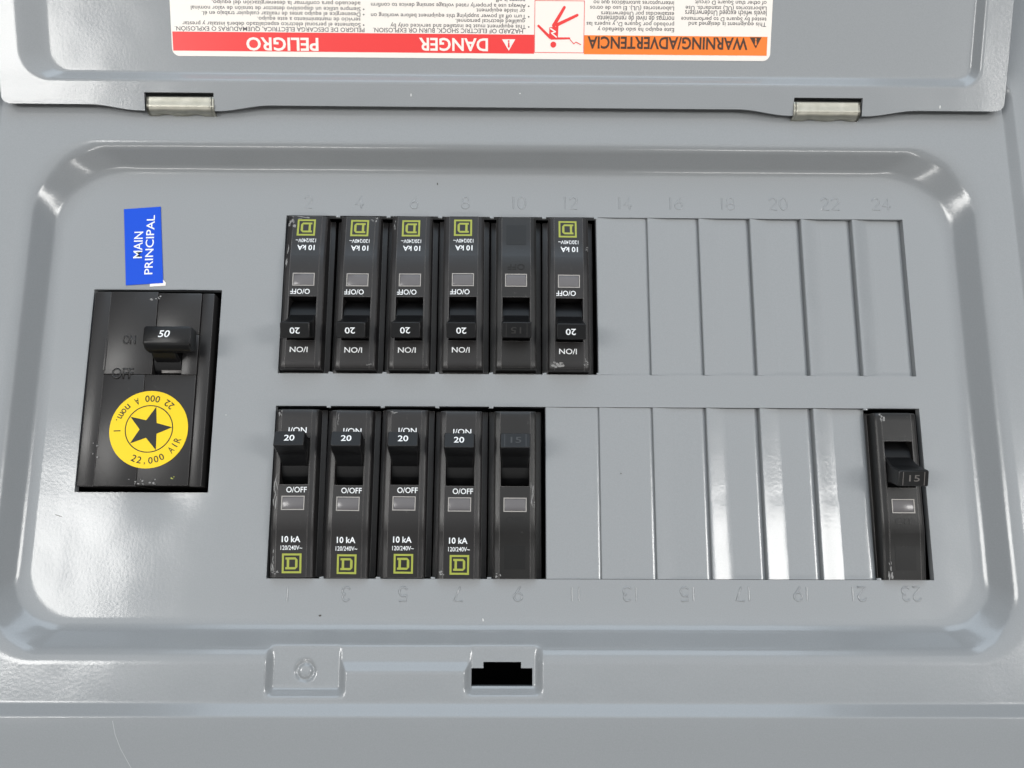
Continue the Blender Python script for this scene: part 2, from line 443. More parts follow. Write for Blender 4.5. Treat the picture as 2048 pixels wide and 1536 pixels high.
# ---------------- stamped slot numbers (single-stroke figures)
def arcp(cx, cy, rx, ry, a0, a1, n=10): return [(cx + rx * cos(radians(a0 + (a1 - a0) * i / n)), cy + ry * sin(radians(a0 + (a1 - a0) * i / n))) for i in range(n + 1)]
DIG = {
 '0': [arcp(.3, .5, .3, .5, 0, 360, 18)],
 '1': [[(.3, 0), (.3, 1)]],
 '2': [arcp(.3, .72, .28, .28, 170, -30, 10) + [(.02, 0), (.6, 0)]],
 '3': [arcp(.28, .74, .26, .26, 150, -80, 10) + arcp(.28, .27, .30, .27, 80, -150, 10)],
 '4': [[(.45, 0), (.45, 1), (0, .3), (.62, .3)]],
 '5': [[(.55, 1), (.08, 1), (.04, .55)] + arcp(.28, .33, .3, .33, 130, -150, 10)],
 '6': [arcp(.3, .3, .3, .3, 0, 360, 14), [(.46, 1), (.06, .45)]],
 '7': [[(0, 1), (.6, 1), (.2, 0)]],
 '8': [arcp(.3, .75, .24, .25, 0, 360, 14), arcp(.3, .27, .3, .27, 0, 360, 14)],
 '9': [arcp(.3, .7, .3, .3, 0, 360, 14), [(.14, 0), (.54, .55)]],
}
def stroke_number(s, h=4.6, wd=0.38, ht=0.24):
    polys = []; x = 0.0
    for ch in s:
        a = 0.28 if ch == '1' else 0.6
        off = x - (0.16 if ch == '1' else 0.0)
        for pl in DIG[ch]: polys.append([((p[0] + off) * h, (p[1] - .5) * h) for p in pl])
        x += a + 0.24
    wtot = (x - 0.24) * h
    bm = bmesh.new()
    for pl in polys:
        pts = [Vector((p[0] - wtot / 2, p[1])) for p in pl]; n = len(pts); rings = []
        for i, p in enumerate(pts):
            a = pts[max(0, i - 1)]; b = pts[min(n - 1, i + 1)]
            if n > 2 and (pts[0] - pts[-1]).length < 1e-4 and i in (0, n - 1): a, b = pts[-2], pts[1]
            t = (b - a).normalized(); nn = Vector((-t.y, t.x))
            rings.append([(p.x + nn.x * u, p.y + nn.y * u, z) for u, z in ((-wd, -0.08), (-wd * .75, ht * .45), (-wd * .38, ht * .9), (0, ht), (wd * .38, ht * .9), (wd * .75, ht * .45), (wd, -0.08))])
        loft(bm, rings, closed=False)
    bm.normal_update()
    for f in bm.faces:
        if f.normal.z < 0: f.normal_flip()
    me = bpy.data.meshes.new('stamped_number'); bm.to_mesh(me); bm.free()
    for v in me.vertices: v.co *= MM
    me.polygons.foreach_set('use_smooth', [True] * len(me.polygons)); me.update()
    return me
for s, x_ in zip(range(2, 25, 2), (617, 719, 829, 931, 1037, 1140, 1249, 1351, 1454, 1556, 1660, 1762)):
    a = px(x_, 404 + (x_ - 617) * 0.004); o = link('stamped_number', stroke_number(str(s), ht=0.16), PAINT, COVER, (a[0], a[1], 0.03)); o['label'] = 'slot number %d stamped in the cover' % s
for s, x_ in zip(range(1, 24, 2), (575, 692, 806, 917, 1036, 1151, 1261, 1376, 1487, 1603, 1717, 1823)):
    a = px(x_, 1188); o = link('stamped_number', stroke_number(str(s)), PAINT, COVER, (a[0], a[1], 0.03), (0, 0, pi)); o['label'] = 'slot number %d stamped upside down in the cover' % s

# ---------------- door, folded back 160 degrees
TH = radians(20.0); DO = Vector((0, 36.9, 12.3))
def dpx(x, y):
    n = Vector((0, -sin(TH), cos(TH)))
    d = RM.transposed() @ Vector(((x - 1024) / FOC, (768 - y) / FOC, -1.0))
    s = (DO - CAM).dot(n) / d.dot(n); p = CAM + s * d
    return p.x, (p.y - DO.y) * cos(TH) + (p.z - DO.z) * sin(TH)
DOORX0, DOORX1 = -216.3, 149.2; DOORT = 212.0
HINGES = ((-163.9, -140.4), (72.6, 96.2))
def edge_t(x):
    t = 0.55 * (1 - ((x + 33.5) / 183) ** 2) * 0.0
    for a, b in HINGES:
        e = max(a - 2 - x, x - b - 2, 0.0)
        t -= 2.1 * (1 - sst(0, 19, e))
    return t + 0.4
bm = bmesh.new()
# inside of the door: lip, slope, sunken middle (slope wide on the left, narrow elsewhere)
D_LIP = dict(xl=-209.6, xr=140.2, yb=8.3, yt=203.0, rt=8.0, rb=11.0)
D_IN = dict(xl=-198.6, xr=136.4, yb=13.0, yt=198.5, rt=8.0, rb=7.0)
dpr = wall_profile(3.2, 2.6, 40, 6)
def rr2(d, z, n=10):
    pts = []
    xl, xr, yb, yt, rt, rb = (d[k] for k in ('xl', 'xr', 'yb', 'yt', 'rt', 'rb'))
    for (cx, cy, r, a0) in ((xl + rb, yb + rb, rb, 180), (xr - rb * .6, yb + rb * .6, rb * .6, 270), (xr - rt, yt - rt, rt, 0), (xl + rt, yt - rt, rt, 90)):
        for i in range(n + 1):
            a = radians(a0 + 90 * i / n); pts.append((cx + r * cos(a), cy + r * sin(a), z))
    return pts
R2 = loft(bm, [rr2(mixd(D_IN, D_LIP, f), z - 3.2) for f, z in dpr] + [rr2(mixd(D_IN, D_LIP, 1.04), 0.0)])
bm.faces.new(R2[0])
# outer outline with hinge notches and a slightly bowed hinge edge
out = []
def addp(x, t): out.append((x, t))
xs = [DOORX0 + 2.2 + (DOORX1 - DOORX0 - 4.4) * i / 150 for i in range(151)]
prev = None
for x in xs:
    inn = [h for h in HINGES if h[0] - 0.8 < x < h[1] + 0.8]
    if inn:
        if prev is None:
            h = inn[0]; addp(h[0] - 0.8, edge_t(h[0] - .8)); addp(h[0] - 0.8, 4.7); addp(h[1] + 0.8, 4.7); addp(h[1] + 0.8, edge_t(h[1] + .8)); prev = h
        continue
    prev = None
    addp(x, edge_t(x))
for i in range(6): a = radians(-90 + 90 * i / 5); addp(DOORX1 - 2.6 + 2.6 * cos(a), 3.2 + 2.6 * sin(a))
addp(DOORX1, DOORT); addp(DOORX0, DOORT)
for i in range(6): a = radians(180 + 90 * i / 5); addp(DOORX0 + 2.6 + 2.6 * cos(a), 3.2 + 2.6 * sin(a))
cl = [out[0]]
for p in out[1:]:
    if (Vector(p) - Vector(cl[-1])).length > 0.05: cl.append(p)
ov = [bm.verts.new((p[0], p[1], 0)) for p in cl]
oe = [bm.edges.new((ov[i], ov[(i + 1) % len(ov)])) for i in range(len(ov))]
le = [e for e in bm.edges if all(v in set(R2[-1]) for v in e.verts)]
bmesh.ops.triangle_fill(bm, use_beauty=True, edges=oe + le, normal=(0, 0, 1))
for i in range(len(cl)):
    a, b = cl[i], cl[(i + 1) % len(cl)]
    bm.faces.new([bm.verts.new(q) for q in ((a[0], a[1], 0), (b[0], b[1], 0), (b[0], b[1], -1.4), (a[0], a[1], -1.4))])
# door back skin so it is a closed sheet from the other side
bk = [(DOORX0 + .3, 1.2), (DOORX1 - .3, 1.2), (DOORX1 - .3, DOORT - .3), (DOORX0 + .3, DOORT - .3)]
bm.faces.new([bm.verts.new((p[0], p[1], -4.6)) for p in reversed(bk)])
bm.normal_update()
for f in bm.faces:
    if f.normal.z < -0.2 and f.calc_center_median().z > -4: f.normal_flip()
me = bpy.data.meshes.new('door'); bm.to_mesh(me); bm.free()
for v in me.vertices: v.co *= MM
me.polygons.foreach_set('use_smooth', [True] * len(me.polygons)); me.set_sharp_from_angle(angle=radians(48))
DOOR = part('door', me, PAINT, DO, (TH, 0, 0)); DOOR['label'] = 'open grey steel door with a sunken middle'

# ---------------- hinges
for a, b in HINGES:
    prof = [(4.55, -3.6), (4.5, -1.6), (4.3, -0.5), (3.9, 0.1), (3.0, 0.35), (1.7, 0.45), (1.0, 0.85), (0.3, 0.80), (-0.7, 0.45), (-1.6, -0.3), (-2.2, -1.3), (-2.5, -2.4), (-2.5, -4.0)]
    nx = 24; rings = []
    for i in range(nx + 1):
        u = i / nx; x = a + (b - a) * u
        r_ = []
        for j, (t, n) in enumerate(prof):
            tt = t
            if j >= 9:   # scalloped lower edge
                bite = 0.8 * (math.exp(-((u - .27) / .10) ** 4) + math.exp(-((u - .73) / .10) ** 4))
                tt += bite * (j - 8) / 4
            r_.append((x, tt - 0.9, n))
        rings.append(r_)
    bm = bmesh.new(); loft(bm, rings, closed=False)
    for side in (rings[0], rings[-1]):
        A = [bm.verts.new(p) for p in side]; B = [bm.verts.new((p[0], p[1] + (0.2 if p[1] < 2 else -.1), p[2] - 1.1)) for p in side]
        for i in range(len(A) - 1): bm.faces.new((A[i], A[i + 1], B[i + 1], B[i]))
    o = link('hinge', bm_mesh('hinge', bm, 40), ZINC, DOOR); o['label'] = 'zinc plated strap hinge'
    sm = o.modifiers.new('thickness', 'SOLIDIFY'); sm.thickness = 0.0009; sm.offset = -1

# ---------------- warning label on the door
LZ = 0.0
def inz(): return -3.2
a = dpx(344, 118); b = dpx(1541, 118)
LX0, LX1, LT0, LT1 = a[0] - .3, b[0] + .1, dpx(940, 117)[1], 78.0
def dpi(x, y, dz=0.0):
    """pixel -> (x, t) on the sunken inside of the door"""
    n = Vector((0, -sin(TH), cos(TH))); o = DO + n * (inz() + dz)
    d = RM.transposed() @ Vector(((x - 1024) / FOC, (768 - y) / FOC, -1.0))
    s = (o - CAM).dot(n) / d.dot(n); p = CAM + s * d; q = p - o
    return p.x, q.y * cos(TH) + q.z * sin(TH)
WL = empty('warning_label', Vector(DO) - Vector((-34, -60, -96)), (TH, 0, 0), parent=PANEL)
WL['label'] = 'white warning label with red and orange banners, upside down on the door'
ZB = inz() + 0.10
a = dpi(345, 112); b = dpi(1540, 112)
LX0, LX1, LT0, LT1 = a[0], b[0], dpi(940, 117)[1], 78.0
def rrpoly(x0, x1, y0, y1, r, n=6):
    P = []
    for cx, cy, a0 in ((x0 + r, y0 + r, 180), (x1 - r, y0 + r, 270), (x1 - r, y1 - r, 0), (x0 + r, y1 - r, 90)):
        for i in range(n + 1): t = radians(a0 + 90 * i / n); P.append((cx + r * cos(t), cy + r * sin(t)))
    return P
def slab(name, poly, z0, z1, mat, parent, loc=(0, 0, 0), rot=(0, 0, 0)):
    n = len(poly)
    vs_ = [(p[0], p[1], z1) for p in poly] + [(p[0], p[1], z0) for p in poly]
    fs = [list(range(n))] + [(i + n, (i + 1) % n + n, (i + 1) % n, i) for i in range(n)]
    return link(name, mesh(name, vs_, fs), mat, parent, loc, rot)
slab('paper', rrpoly(LX0, LX1, LT0, LT1, 2.6), inz() + 0.01, ZB, LABELW, WL)
ZP = ZB + 0.06; ZQ = ZB + 0.12
def rect_px(x0, x1, y0, y1):
    a = dpi(x0, y1); b = dpi(x1, y0); return a[0], b[0], a[1], b[1]
xa = dpi(347, 105)[0]; xm0 = dpi(1068.5, 85)[0]; xm1 = dpi(1168, 85)[0]; xb = dpi(1533.5, 100)[0]
t0 = dpi(1000, 107)[1]; t1 = dpi(1000, 69)[1]
slab('red_banner', [(xa, t0), (xm0 - .05, t0), (xm0 - .05, t1), (xa, t1)], ZB, ZP, RED, WL)
slab('orange_banner', [(xm1 + .05, t0), (xb, t0), (xb, t1), (xm1 + .05, t1)], ZB, ZP, ORANGE, WL)
def ltext(name, s, x0, x1, y0, y1, mat, z, bold=0.0):
    a = dpi(x0, (y0 + y1) / 2); b = dpi(x1, (y0 + y1) / 2); lo = dpi((x0 + x1) / 2, y1); hi = dpi((x0 + x1) / 2, y0)
    return text(name, s, b[0] - a[0], hi[1] - lo[1], mat, WL, ((a[0] + b[0]) / 2, (lo[1] + hi[1]) / 2, z), (0, 0, pi), bold)
ltext('banner_lettering', 'PELIGRO', 493, 637, 75, 102, LABELW, ZQ, 0.022)
ltext('banner_lettering', 'DANGER', 838, 976, 76, 102.5, LABELW, ZQ, 0.022)
ltext('banner_lettering', 'WARNING/ADVERTENCIA', 1175, 1495, 74, 99, INKD, ZQ, 0.022)
ltext('heading_lettering', 'PELIGRO DE DESCARGA ELÉCTRICA, QUEMADURAS O EXPLOSIÓN.', 350, 729, 52.5, 65, INK, ZP, 0.004)
ltext('heading_lettering', 'HAZARD OF ELECTRIC SHOCK, BURN OR EXPLOSION.', 746, 1046, 55.5, 66, INK, ZP, 0.004)
es = [('• Solamente el personal eléctrico especializado deberá instalar y prestar', 365, 729, 42), ('servicio de mantenimiento a este equipo.', 515, 721, 32),
      ('• Desenergice el equipo antes de realizar cualquier trabajo en él.', 404, 729, 21), ('• Siempre utilice un dispositivo detector de tensión de valor nominal', 382, 729, 10.5), ('adecuado para confirmar la desenergización del equipo.', 424, 721, -0.5),
      ('• This equipment must be installed and serviced only by', 781, 1059, 46), ('qualified electrical personnel.', 911, 1050, 36),
      ('• Turn off all power supplying this equipment before working on', 742, 1059, 25.5), ('or inside equipment', 953, 1050, 15), ('• Always use a properly rated voltage sensing device to confirm', 742, 1059, 4.5), ('power is off.', 990, 1050, -6),
      ('Este equipo ha sido diseñado y', 1195, 1348, 53), ('probado por Square D, y supera las', 1173, 1348, 42), ('normas de nivel de rendimiento', 1194, 1348, 32),
      ('establecidas por Underwriters', 1202, 1348, 21), ('Laboratories (UL). El uso de otros', 1180, 1348, 10), ('interruptores automáticos que no', 1187, 1348, -1),
      ('This equipment is designed and', 1377, 1532, 42), ('tested by Square D to performance', 1362, 1533, 32), ('levels which exceed Underwriters', 1370, 1533, 21), ('Laboratories (UL) standards. Use', 1371, 1533, 10), ('of other than Square D circuit', 1390, 1533, -1)]
for s, x0, x1, y0 in es: ltext('small_lettering', s, x0, x1, y0, y0 + 11.0, INK, ZP, 0.004)
def zp(x, y): return dpi(940 + x * .3125, y * .3125)
def capsule(p, q, w, w2=None, n=6):
    p, q = Vector(p), Vector(q); w2 = w2 or w; d = (q - p).normalized(); a0 = atan2(d.y, d.x); P = []
    for i in range(n + 1): t = a0 + pi / 2 + pi * i / n; P.append((p.x + w * cos(t), p.y + w * sin(t)))
    for i in range(n + 1): t = a0 - pi / 2 + pi * i / n; P.append((q.x + w2 * cos(t), q.y + w2 * sin(t)))
    return P
def circ(c, r, n=24): return [(c[0] + r * cos(2 * pi * i / n), c[1] + r * sin(2 * pi * i / n)) for i in range(n)]
# shock pictogram: a figure thrown back, drawn upside down like the rest of the label
pic = []
pic.append([zp(*q) for q in ((505, 248), (562, 240), (566, 168), (508, 176))])
pic.append(capsule(zp(536, 164), zp(604, 48), 0.66, 0.5)); pic.append(capsule(zp(556, 160), zp(686, 98), 0.60, 0.48))
pic.append(capsule(zp(438, 166), zp(512, 240), 0.42, 0.5)); pic.append(capsule(zp(520, 247), zp(636, 246), 0.40, 0.33))
pic.append(circ(zp(533, 286), 1.05))
for q, r in (((640, 254), (664, 281)), ((664, 281), (678, 270)), ((678, 270), (708, 286))): pic.append(capsule(zp(*q), zp(*r), 0.14))
for i, p in enumerate(pic): pic[i] = [(q[0], q[1], ZP + 0.004 * i) for q in p]
link('shock_pictogram', poly_mesh(pic), RED, WL)
zz = [(516, 184), (546, 204), (522, 213), (552, 238)]
link('shock_bolt', poly_mesh([[(q[0], q[1], ZQ + .03 + .003 * i) for q in capsule(zp(*a_), zp(*b_), 0.24)] for i, (a_, b_) in enumerate(zip(zz, zz[1:]))]), LABELW, WL)
fx0, fx1, ft0, ft1 = xm0, xm1, dpi(1118, 106)[1], dpi(1118, 1)[1]
w = 0.2
link('pictogram_frame', poly_mesh([[(fx0, ft0, ZP), (fx1, ft0, ZP), (fx1, ft0 + w, ZP), (fx0, ft0 + w, ZP)], [(fx0, ft1 - w, ZP), (fx1, ft1 - w, ZP), (fx1, ft1, ZP), (fx0, ft1, ZP)],
     [(fx0, ft0 + w, ZP), (fx0 + w, ft0 + w, ZP), (fx0 + w, ft1 - w, ZP), (fx0, ft1 - w, ZP)], [(fx1 - w, ft0 + w, ZP), (fx1, ft0 + w, ZP), (fx1, ft1 - w, ZP), (fx1 - w, ft1 - w, ZP)]]), RED, WL)
for pts, m1, m2, ex in ((((205, 252), (290, 252), (248, 326)), LABELW, RED, (248, 262, 300)), (((1790, 240), (1865, 240), (1828, 311)), INKD, ORANGE, (1828, 250, 286))):
    link('alert_triangle', poly_mesh([[(*zp(*q), ZQ) for q in pts]]), m1, WL)
    e = [(q[0], q[1], ZQ + .05) for q in capsule(zp(ex[0], ex[1] + 13), zp(ex[0], ex[2]), 0.22, 0.34)]
    link('exclamation_mark', poly_mesh([e, [(q[0], q[1], ZQ + .05) for q in circ(zp(ex[0], ex[1] + 2), 0.33, 12)]]), m2, WL)

# ---------------- blue label by the main breaker
bl = [px(*q, 0.0) for q in ((252.5, 571), (326.8, 566.5), (321.7, 414), (248.6, 419))]
ML = empty('main_label', Vector((0, 0, 0)) - Vector((-34, -60, -96)), parent=PANEL); ML['label'] = 'blue paper label reading MAIN PRINCIPAL above the main breaker'
slab('paper', bl, 0.02, 0.34, BLUE, ML)
wl = [px(*q, 0.0) for q in ((300, 573.5), (331, 571.5), (332, 566), (327, 560), (321, 566), (300, 567.5))]
slab('torn_backing', wl, 0.02, 0.22, LABELW, ML)
for s, x0, x1, y0, y1 in (('MAIN', 268.5, 286, 464, 517), ('PRINCIPAL', 292, 308.5, 431, 549)):
    a = px((x0 + x1) / 2, (y0 + y1) / 2); u0 = px(x0, (y0 + y1) / 2); u1 = px(x1, (y0 + y1) / 2); v0 = px((x0 + x1) / 2, y0); v1 = px((x0 + x1) / 2, y1)
    text('lettering', s, v0[1] - v1[1], u1[0] - u0[0], WHITE, ML, (a[0], a[1], 0.42), (0, 0, radians(92.2)), 0.008)

# ---------------- nicks, specks and scratches in the enamel
def blot(x, y, w, h, rot, mat, z, seed):
    rnd = random.Random(seed); n = 9
    a = px(x, y, z); P = []
    for i in range(n):
        t = 2 * pi * i / n; r = rnd.uniform(.6, 1.1); P.append((w * r * cos(t), h * r * sin(t)))
    slab('paint_chip', P, -0.02, 0.05, mat, COVER, (a[0], a[1], z + .01), (0, 0, rot))
blot(875, 368, .30, .55, 0.3, CHIPD, 0, 1); blot(640, 1231, .45, .42, 0, CHIPD, 0, 2); blot(1242, 947, .28, .22, 0, CHIPD, -.25, 3)
blot(966, 1239, .35, .6, 0.2, CHIPL, 0.2, 4); blot(116, 1031, 1.5, .12, -0.35, CHIPD, 0.05, 6); blot(452, 830, .2, .2, 0, CHIPL, 0, 7)
pts = [px(x, y, 11.9) for x, y in ((224, 1442), (228, 1470), (238, 1500), (252, 1528), (262, 1548))]
vs_, fs = [], []
for i, p in enumerate(pts):
    zf = 0
    vs_ += [(p[0] - .09, p[1], 0), (p[0] + .09, p[1], 0)]
    if i: fs.append((2 * i - 2, 2 * i - 1, 2 * i + 1, 2 * i))
def flange_z(y): return HL + 2.6 - 9.0 * ((-174.0 - y) / (262.0 - 174.0))
vs_ = [(v[0], v[1], flange_z(v[1]) + .05) for v in vs_]
link('scratch', mesh('scratch', vs_, fs), flat('scratched_enamel', (0.40, 0.41, 0.42), 0.5), COVER)
for x, y, w_, h_ in ((822, 190, .22, .55), (1880, 214, .22, .6), (1040, 187, .3, .2)):
    a = dpx(x, y)
    slab('paint_chip', [(w_ * cos(t * .7), h_ * sin(t * .7)) for t in range(9)], -.02, .04, CHIPL, DOOR, (a[0], a[1], .01))

# ================================================================== branch breakers
FZ = 4.0                                         # face height above the panel
def face_z(v): return FZ if v < 43.4 else FZ - (v - 43.4) * 0.115
SLOPE = math.atan(0.115)
HV0, HV1, HW = 11.6, 27.8, 4.95                   # handle opening
AXV, AXZ = 19.2, -6.2
def body_mesh():
    bm = bmesh.new()
    pu = [(-7.36, -9.5), (-7.32, -1.45), (-7.2, -0.95), (-6.85, -0.62), (-6.3, -0.46), (-5.32, -0.20), (-5.22, 0.0), (-HW, 0.0), (-2.4, 0), (0, 0), (2.4, 0), (HW, 0.0), (5.22, 0.0), (5.32, -0.20), (6.3, -0.46), (6.85, -0.62), (7.2, -0.95), (7.32, -1.45), (7.36, -9.5)]
    vsn = [(1.35, -9.5), (1.4, -1.5), (1.55, -0.85), (1.95, -0.35), (2.7, -0.05), (4.5, 0.0), (HV0, 0), (16, 0), (20, 0), (HV1, 0), (36, 0), (43.2, 0), (43.45, -0.10), (50, None), (58.4, None), (59.0, None), (59.05, -9.5)]
    V = []
    for v, dz in vsn:
        row = []
        for u, du in pu:
            if dz is None: z = face_z(v) - 0.10 + du
            elif dz < -5: z = -5.5
            else: z = FZ + dz + du
            if du < -5: z = -5.5
            row.append(bm.verts.new((u, -v, z)))
        V.append(row)
    for a, (v0, _) in enumerate(vsn[:-1]):
        v1 = vsn[a + 1][0]
        for b in range(len(pu) - 1):
            if v0 >= HV0 - .01 and v1 <= HV1 + .01 and pu[b][0] >= -HW - .01 and pu[b + 1][0] <= HW + .01: continue
            bm.faces.new((V[a][b], V[a + 1][b], V[a + 1][b + 1], V[a][b + 1]))
    # walls of the handle opening
    zb = -5.4
    c4 = [(-HW, -HV0), (HW, -HV0), (HW, -HV1), (-HW, -HV1)]
    A = [bm.verts.new((p[0], p[1], FZ)) for p in c4]; B = [bm.verts.new((p[0], p[1], zb)) for p in c4]
    for i in range(4): bm.faces.new((A[i], A[(i + 1) % 4], B[(i + 1) % 4], B[i]))
    # shoulders on either side of the nose
    add_box(bm, -9.35, 9.35, -59.1, -0.7, -40, -3.4, 0.5)
    bm.normal_update()
    me = bpy.data.meshes.new('breaker_body'); bm.to_mesh(me); bm.free()
    for v in me.vertices: v.co *= MM
    me.polygons.foreach_set('use_smooth', [True] * len(me.polygons)); me.set_sharp_from_angle(angle=radians(28))
    return me
def drum_mesh():
    bm = bmesh.new(); rings = []
    n = 28; r = 9.2
    for i in range(n + 1):
        a = radians(20 + 140 * i / n); y = -AXV + r * cos(a); z = AXZ + r * sin(a)
        rings.append([(-4.75, y, z), (4.75, y, z)])
    loft(bm, rings, closed=False)
    for s in (-4.75, 4.75): bm.faces.new([bm.verts.new((s, -AXV + r * cos(radians(20 + 140 * i / n)), AXZ + r * sin(radians(20 + 140 * i / n)))) for i in range(n + 1)])
    return bm_mesh('handle_drum', bm, 40)
HLEN = 20.7
def handle_mesh():
    """built upright at the pivot; tilted when placed"""
    bm = bmesh.new()
    sec = [(8.2, 9.3, 9.4), (9.6, 9.4, 8.4), (12.2, 9.7, 7.0), (13.6, 10.1, 6.1), (14.4, 10.25, 5.8), (20.2, 10.25, 5.55), (20.55, 10.05, 5.3), (20.7, 9.7, 4.95)]
    rings = []
    for r, w, t in sec:
        w /= 2; t /= 2; c = 0.35
        rings.append([(-w + c, -t, r), (w - c, -t, r), (w, -t + c, r), (w, t - c, r), (w - c, t, r), (-w + c, t, r), (-w, t - c, r), (-w, -t + c, r)])
    loft(bm, rings, cap1=True)
    return bm_mesh('breaker_handle', bm, 30)
def window_mesh():
    bm = bmesh.new(); add_box(bm, -3.55, 3.55, -1.95, 1.95, -0.8, 0.10, 0.15); return bm_mesh('indicator_window', bm, 40)
def window_rim():
    w, h, t = 3.95, 2.4, 0.32; q = []
    for x0, x1, y0, y1 in ((-w, w, -h, -h + t), (-w, w, h - t, h), (-w, -w + t, -h + t, h - t), (w - t, w, -h + t, h - t)):
        q.append((x0, x1, y0, y1))
    bm = bmesh.new()
    for b in q: add_box(bm, *b, -0.3, 0.2)
    return bm_mesh('window_rim', bm)
def logo_mesh():
    q = []
    A, t = 3.3, 0.66
    q += [(-A, A, -A, -A + t), (-A, A, A - t, A), (-A, -A + t, -A + t, A - t), (A - t, A, -A + t, A - t)]
    polys = [[(a, c), (b, c), (b, d), (a, d)] for a, b, c, d in q]
    D = 2.0; s = 0.72
    polys += [[(-D - .1, -D), (D - .75, -D), (D - .75, -D + s), (-D - .1, -D + s)], [(-D - .1, D - s), (D - .75, D - s), (D - .75, D), (-D - .1, D)],
              [(-D + .35, -D + s), (-D + .35 + .82, -D + s), (-D + .35 + .82, D - s), (-D + .35, D - s)],
              [(D - .82, -D + s), (D, -D + .8), (D, D - .8), (D - .82, D - s)],
              [(D - .75, -D), (D, -D + .8), (D - .75, -D + s)], [(D - .75, D - s), (D, D - .8), (D - .75, D)]]
    return poly_mesh(polys)
ME_BODY, ME_DRUM, ME_HAND, ME_WIN, ME_RIM, ME_LOGO = body_mesh(), drum_mesh(), handle_mesh(), window_mesh(), window_rim(), logo_mesh()
ME_BODY2 = ME_BODY.copy(); ME_BODY2.materials.clear()

def case_drop(u):
    u = abs(u); P = [(0, 0), (5.22, 0), (5.32, .2), (6.3, .46), (6.85, .62), (7.2, .95), (7.32, 1.45)]
    for (a, b), (c, d) in zip(P, P[1:]):
        if u <= c: return b + (d - b) * (u - a) / (c - a)
    return 1.45
def scuff(parent, u, v, w, h, seed, n=5):
    """light scrapes on the moulded case, following its surface"""
    rnd = random.Random(seed); vs_, fs = [], []
    for i in range(n):
        cu, cv = u + rnd.uniform(-w, w), v + rnd.uniform(-h, h); k = rnd.randint(7, 10)
        rw, rh = max(.12, w * rnd.uniform(.15, .55)), max(.12, h * rnd.uniform(.15, .5)); a0 = rnd.uniform(-.35, .35)
        base = len(vs_)
        def put(x, y):
            x = max(-7.2, min(7.2, x)); y = max(1.9, min(58.9, y))
            vs_.append((x, -y, face_z(y) - (0.10 if y > 43.4 else 0.0) - case_drop(x) + 0.045 + .004 * i))
        put(cu, cv)
        for j in range(k):
            t = 2 * pi * j / k; q = rnd.uniform(.5, 1.1); x, y = rw * q * cos(t), rh * q * sin(t)
            put(cu + x * cos(a0) - y * sin(a0), cv + x * sin(a0) + y * cos(a0))
        fs += [(base, base + 1 + j, base + 1 + (j + 1) % k) for j in range(k)]
    link('scrape', mesh('scrape', vs_, fs), SCUFF, parent)

def breaker(row, k, label, modern=True, on=True, dx=0.0, scuffs=(), yaw=0.0):
    xc = X0 + S * k + 8.55 + dx
    y, rz, dv = (YB0, 0.0, 0.45) if row == 'low' else (YT1, pi, -0.45)
    sg = -1 if row == 'low' else 1
    xc += random.uniform(-.14, .14); yaw += radians(random.uniform(-.3, .3))
    root = empty('circuit_breaker', (xc, y + sg * dv + random.uniform(-.2, .2), random.uniform(-.2, .15)), (radians(random.uniform(-.4, .4)), radians(random.uniform(-.5, .5)), rz + yaw), label, 'circuit breaker', 'branch breakers in the panel')
    body = link('body', ME_BODY if modern else ME_BODY2, BLACK if modern else OLDBLK, root)
    link('handle_drum', ME_DRUM, DRUM, root)
    ang = radians(17.4 if on else -17.4) + radians(random.uniform(-.8, .8))
    hd = link('handle', ME_HAND, BLACKH, root, (0, -AXV, AXZ), (-ang, 0, 0))
    win = link('indicator_window', ME_WIN, CLEAR, root, (0.05, -34.1, FZ)); link('window_rim', ME_RIM, RIM, win)
    j = lambda a: random.uniform(-a, a)
    if modern:
        text('rating_mark', '20', 3.5, 2.15, WHITE, hd, (0.1 + j(.15), 0.15, HLEN + 0.05), (0, 0, 0), 0.012)
        text('on_mark', 'I/ON', 6.3, 2.0, WHITE, body, (0.5, -9.0 if row == 'low' else -8.2, FZ + .05), bold=0.012)
        text('off_mark', 'O/OFF', 7.0, 1.95, WHITE, body, (1.1, -29.6, FZ + .05), bold=0.01)
        text('rating_mark', '10 kA', 6.3, 2.1, WHITE, body, (-0.1 + j(.1), -46.3, face_z(46.3) - .05), (SLOPE, 0, 0), 0.02)
        text('voltage_mark', '120/240V~', 7.3, 1.5, WHITE, body, (0.1, -49.15, face_z(49.15) - .05), (SLOPE, 0, 0), 0.008)
        link('logo', ME_LOGO, LOGO, body, (0.3, -54.35, face_z(54.35) - .04), (SLOPE, 0, 0))
    else:
        text('moulded_rating', '15', 3.6, 2.2, RATING if on else GLINT, hd, (0.2, 0.1, HLEN + 0.12), (0, 0, 0), 0.01)
        bm = bmesh.new()
        for x_ in (-3.6, 3.6): add_box(bm, x_ - .12, x_ + .12, -2.3, 2.3, -.05, .1)
        link('moulded_ridge', bm_mesh('moulded_ridge', bm), RATING if on else GLINT, hd, (0, 0, HLEN))
        text('moulded_off', 'OFF', 6.2, 2.2, MOULD, body, (0, -39.2, FZ + .12), bold=0.01)
        bm = bmesh.new(); add_box(bm, -3.6, 3.6, -4.0, 4.0, -.5, 0.06)
        link('moulded_plate', bm_mesh('moulded_plate', bm), MOULD, body, (0, -51.8, face_z(51.8) - .1), (SLOPE, 0, 0))
    for s_ in scuffs: scuff(body, *s_)
    return root
